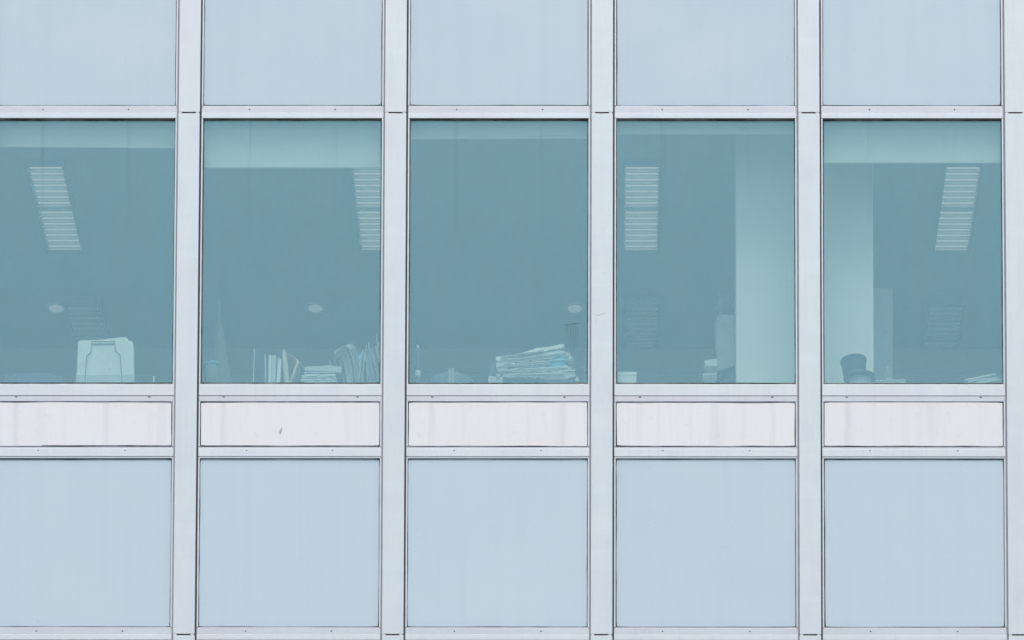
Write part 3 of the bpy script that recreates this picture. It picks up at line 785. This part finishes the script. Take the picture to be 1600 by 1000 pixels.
for i in range(9):
    x0 = 778 + rnd.uniform(-3, 25); x1 = x0 + rnd.uniform(55, 105); ya = 561 + i * 3.9 + rnd.uniform(-1, 1); sl = (-15 + i * 2.0)
    x1 = min(x1, 898)
    bm = bmesh.new(); ribbon(bm, outl(wavy(x0, x1, ya, ya + sl * (x1 - x0) / 105, 14, 2.2, i + 90), 838), rnd.uniform(0.002, 0.0045), -0.012 - rnd.uniform(0, 0.008), 0.17)
    put('loose_sheets', mesh('loose_sheets', bm, M['paper' if i % 2 else 'paper_b']), (0, 0, 0), pp)
for pts, mt, dy, nm in slabs:
    if mt != 'dark_blue': pts = crumple(pts, 1.7, dy * 100)
    bm = bmesh.new(); prism(bm, outl(pts, 838), dy, 0.2 + dy); put(nm, mesh(nm, bm, M[mt]), (0, 0, 0), pp)
for (x, y, r, mt) in ((802, 572, 3, 'paper'), (887, 558, 4.5, 'paper_b'), (891, 563, 3.5, 'paper'), (895, 566, 3, 'paper_lilac'), (832, 574, 4, 'paper_blue'), (779, 590, 4, 'paper_b')):
    bm = bmesh.new(); bmesh.ops.create_icosphere(bm, subdivisions=2, radius=r * UX)
    for v in bm.verts: v.co *= 1 + 0.45 * noise.noise(v.co * 90 + Vector((x, y, 0)))
    p = outl([(x, y)], 838)[0]
    put('crumpled_sheet', mesh('crumpled_sheet', bm, M[mt]), (p[0], 0.0, p[1]), pp)
bm = bmesh.new(); prism(bm, outl([(769, 568), (773, 565), (775, 569), (775, 582), (772, 589), (766, 590), (764, 584), (765, 575)], 838), 0.02, 0.10); bevel(bm, 0.004, 2)
put('roll_end', mesh('roll_end', bm, M['dark_blue']), (0, 0, 0), pp)
bm = bmesh.new(); prism(bm, outl([(764, 589.5), (786, 591), (786, 619), (762, 619)], 838), 0.0, 0.18); put('pad', mesh('pad', bm, M['paper_b']), (0, 0, 0), pp)

sk = empty('warning_sticker', (2.915, 0.0282, 17.552), 'tiny white triangular sticker at the lower right corner of the middle window', 'sticker')
bm = bmesh.new(); prism(bm, [(-0.017, -0.016), (0.017, -0.016), (0.0, 0.019)], 0.0, 0.0008); put('backing', mesh('backing', bm, M['white']), (0, 0, 0), sk)
bm = bmesh.new(); prism(bm, [(-0.006, -0.008), (0.006, -0.008), (0.0, 0.004)], -0.0006, 0.0); put('emblem', mesh('emblem', bm, M['paper_blue']), (0, 0, 0), sk)
fr_ = empty('clear_holder', (2.935, 0.12, BOARD), 'thin clear leaflet holder edge at the right end of the paper pile', 'holder')
bm = bmesh.new(); tube(bm, [(0.035, 0, 0), (0.035, 0, 0.235), (-0.03, 0, 0.240)], 0.0022, 6); put('wire', mesh('wire', bm, M['white']), (0, 0, 0), fr_)
put('foot', bx('foot', M['white'], -0.03, 0.05, -0.02, 0.05, 0, 0.004, 0.001), (0, 0, 0), fr_)

# 4 fourth window
wb = empty('carton', (3.295, 0.15, BOARD), 'small white carton in the left corner beside the column window', 'carton')
wb['label'] = 'small white carton at the lower left corner of the window with the rolled-up blind'
put('box', bx('box', M['paper'], -0.075, 0.062, -0.05, 0.08, 0, 0.160, 0.002), (0, 0, 0), wb)
put('lid', bx('lid', M['paper'], -0.078, 0.065, -0.053, 0.083, 0.135, 0.163, 0.002), (0, 0, 0), wb)
tr_ = empty('letter_tray', (3.905, 0.24, BOARD), 'pale two-tier letter tray below the coat at the left of the column', 'tray')
for z, sx in ((0.185, 0.01), (0.255, 0.03)):
    bm = bmesh.new(); prism(bm, [(-0.055 + sx, z - .004), (0.06, z), (0.06, z + (0.012 if z < .2 else 0.055)), (-0.055 + sx * .6, z + (0.008 if z < .2 else 0.040))], -0.06, 0.06)
    put('tier', mesh('tier', bm, M['paper_b']), (0, 0, 0), tr_)
for sx in (-0.04, 0.055):
    put('post', bx('post', M['dark_blue'], sx - 0.004, sx + 0.004, 0.03, 0.038, 0, 0.27), (0, 0, 0), tr_)

# 5 rightmost window
pt = empty('bucket', (4.995, 0.17, BOARD), 'dark tapered bucket turned over on a pale tub in front of the column', 'bucket')
bm = bmesh.new(); lathe(bm, [(0.080, 0.0), (0.086, 0.01), (0.088, 0.135)], 32); put('tub', mesh('tub', bm, M['paper_b'], True), (0.045, 0, 0), pt)
bm = bmesh.new(); lathe(bm, [(0.118, 0.138), (0.122, 0.145), (0.119, 0.160), (0.090, 0.166)], 56); put('rim', mesh('rim', bm, M['dark']), (0.035, 0, 0), pt, rot=(0, R(1.5), 0))
bm = bmesh.new(); lathe(bm, [(0.082, 0.165), (0.088, 0.20), (0.093, 0.268), (0.098, 0.272), (0.099, 0.288), (0.092, 0.290)], 56); put('shell', mesh('shell', bm, M['dark']), (0.015, 0, 0.004), pt, rot=(0, R(-4.5), 0))

ss = empty('paper_sheaf', (5.215, 0.17, BOARD), 'low sheaf of white papers between the bucket and the cabinet', 'paper sheaf')
for i in range(7):
    bm = bmesh.new(); yy = 591.5 + i * 3.6
    ribbon(bm, outl(wavy(1362 + rnd.uniform(-3, 3), 1419 - i * 1.1 + rnd.uniform(-3, 2), yy + 0.8, yy - 0.6, 10, 1.2, i + 30), 1385), 0.0115 if i else 0.006, 0.0, 0.18)
    put('sheet', mesh('sheet', bm, M['paper' if i % 2 == 0 else 'paper_b']), (0, 0, 0), ss)
pl = empty('sprig', (5.255, 0.26, BOARD), 'small pale sprig of leaves above the low white sheaf', 'plant')
bm = bmesh.new(); tube(bm, [(0, 0, 0.0), (0.004, 0, 0.12), (-0.004, 0, 0.26)], 0.003, 6); put('stem', mesh('stem', bm, M['leafy']), (0, 0, 0), pl)
for i in range(9):
    bm = bmesh.new(); a = rnd.uniform(0, 6.28); l = rnd.uniform(0.025, 0.05)
    d = Vector((math.cos(a), math.sin(a) * 0.5, 0.55)).normalized(); s = d.orthogonal().normalized() * l * 0.28
    p0 = Vector((0, 0, 0)); p1 = d * l * 0.5; p2 = d * l
    u = d.cross(s).normalized() * 0.0012
    top = [bm.verts.new(v + u) for v in (p0, p1 + s, p2, p1 - s)]; bot = [bm.verts.new(v - u) for v in (p0, p1 + s, p2, p1 - s)]
    bm.faces.new(top); bm.faces.new(bot[::-1])
    for k in range(4): bm.faces.new((top[k], bot[k], bot[(k + 1) % 4], top[(k + 1) % 4]))
    put('leaf', mesh('leaf', bm, M['leafy' if i % 2 else 'paper_b']), (0, 0, 0.17 + 0.012 * i), pl)
rp = empty('loose_papers', (5.955, 0.15, BOARD), 'loose tilted papers at the lower right corner of the rightmost window', 'papers')
for i, (x0, ya, x1, yb, th, mt) in enumerate(((1508, 592, 1556, 583, 0.010, 'paper'), (1512, 595, 1560, 588, 0.012, 'paper_b'), (1525, 597, 1568, 591, 0.010, 'paper'), (1500, 600, 1570, 597, 0.018, 'paper_b'),
                                              (1500, 606, 1570, 604, 0.030, 'paper'), (1498, 613, 1570, 613, 0.040, 'paper_b'))):
    bm = bmesh.new(); ribbon(bm, outl(wavy(x0, x1, ya, yb, 9, 2.0, i + 60), 1535), th, rnd.uniform(0, .02), 0.2); put('sheet', mesh('sheet', bm, M[mt]), (0, 0, 0), rp)

# ------------------------------------------------------------------ small marks on the front
lf = empty('dry_leaf', (0.703, 0.0015, 17.137), 'small dry leaf stuck on the white panel under the second window', 'leaf')
bm = bmesh.new()
prism(bm, [(-0.004, -0.026), (0.004, -0.018), (0.012, 0.004), (0.013, 0.022), (0.006, 0.016), (-0.006, 0.004), (-0.010, -0.012)], -0.0012, 0.0012)
put('blade', mesh('blade', bm, M['dead_leaf']), (0, 0, 0), lf)
bm = bmesh.new(); tube(bm, [(-0.004, -0.0018, -0.030), (0.000, -0.0018, -0.010), (0.010, -0.0018, 0.018)], 0.0011, 6)
put('stalk', mesh('stalk', bm, M['mark']), (0, 0, 0), lf)

# grime on the middle pane, scratches on the cover plate right of it
win = min((o for o in bld.children if o.name.startswith('window') and o.name.split('.')[0] == 'window'), key=lambda o: (abs(o.location.x + BX - 2.325) + abs(o.location.z - (Z_A0 + Z_B1) / 2)))
M['smear'] = flat_mat('dried_grime', (0.13, 0.20, 0.22), 0.9, 0.2, 40)
r2 = random.Random(3)
def on_glass(pts, r): 
    bm = bmesh.new(); tube(bm, [(x - win.location.x - BX, 0.0188, z - win.location.z) for x, z in pts], r, 5)
    put('grime_mark', mesh('grime_mark', bm, M['smear']), (0, 0, 0), win)
for i in range(7):
    x = 2.835 + 0.0135 * i + r2.uniform(-.003, .003); z = 17.958 + r2.uniform(-.02, .012)
    on_glass([(x, z), (x + r2.uniform(-.002, .002), z - r2.uniform(0.03, 0.07)), (x + r2.uniform(-.003, .003), z - r2.uniform(0.08, 0.20))], [0.0013, 0.0011, 0.0005])
on_glass([(2.82, 17.962), (2.85, 17.972), (2.90, 17.976), (2.938, 17.985)], [0.0006, 0.0018, 0.0022, 0.0008])
mul = min((o for o in bld.children if o.name.split('.')[0] == 'mullion'), key=lambda o: abs(o.location.x + BX - 3.10))
for pts in (((-0.062, 18.035), (-0.03, 18.020), (0.00, 18.034), (0.026, 18.038)), ((-0.045, 18.015), (-0.044, 17.96), (-0.047, 17.935)), ((0.0, 18.355), (0.05, 18.350))):
    bm = bmesh.new(); tube(bm, [(x, -0.0142, z) for x, z in pts], [0.0006] + [0.0013] * (len(pts) - 2) + [0.0005], 5)
    put('scratch', mesh('scratch', bm, M['mark']), (0, 0, 0), mul)
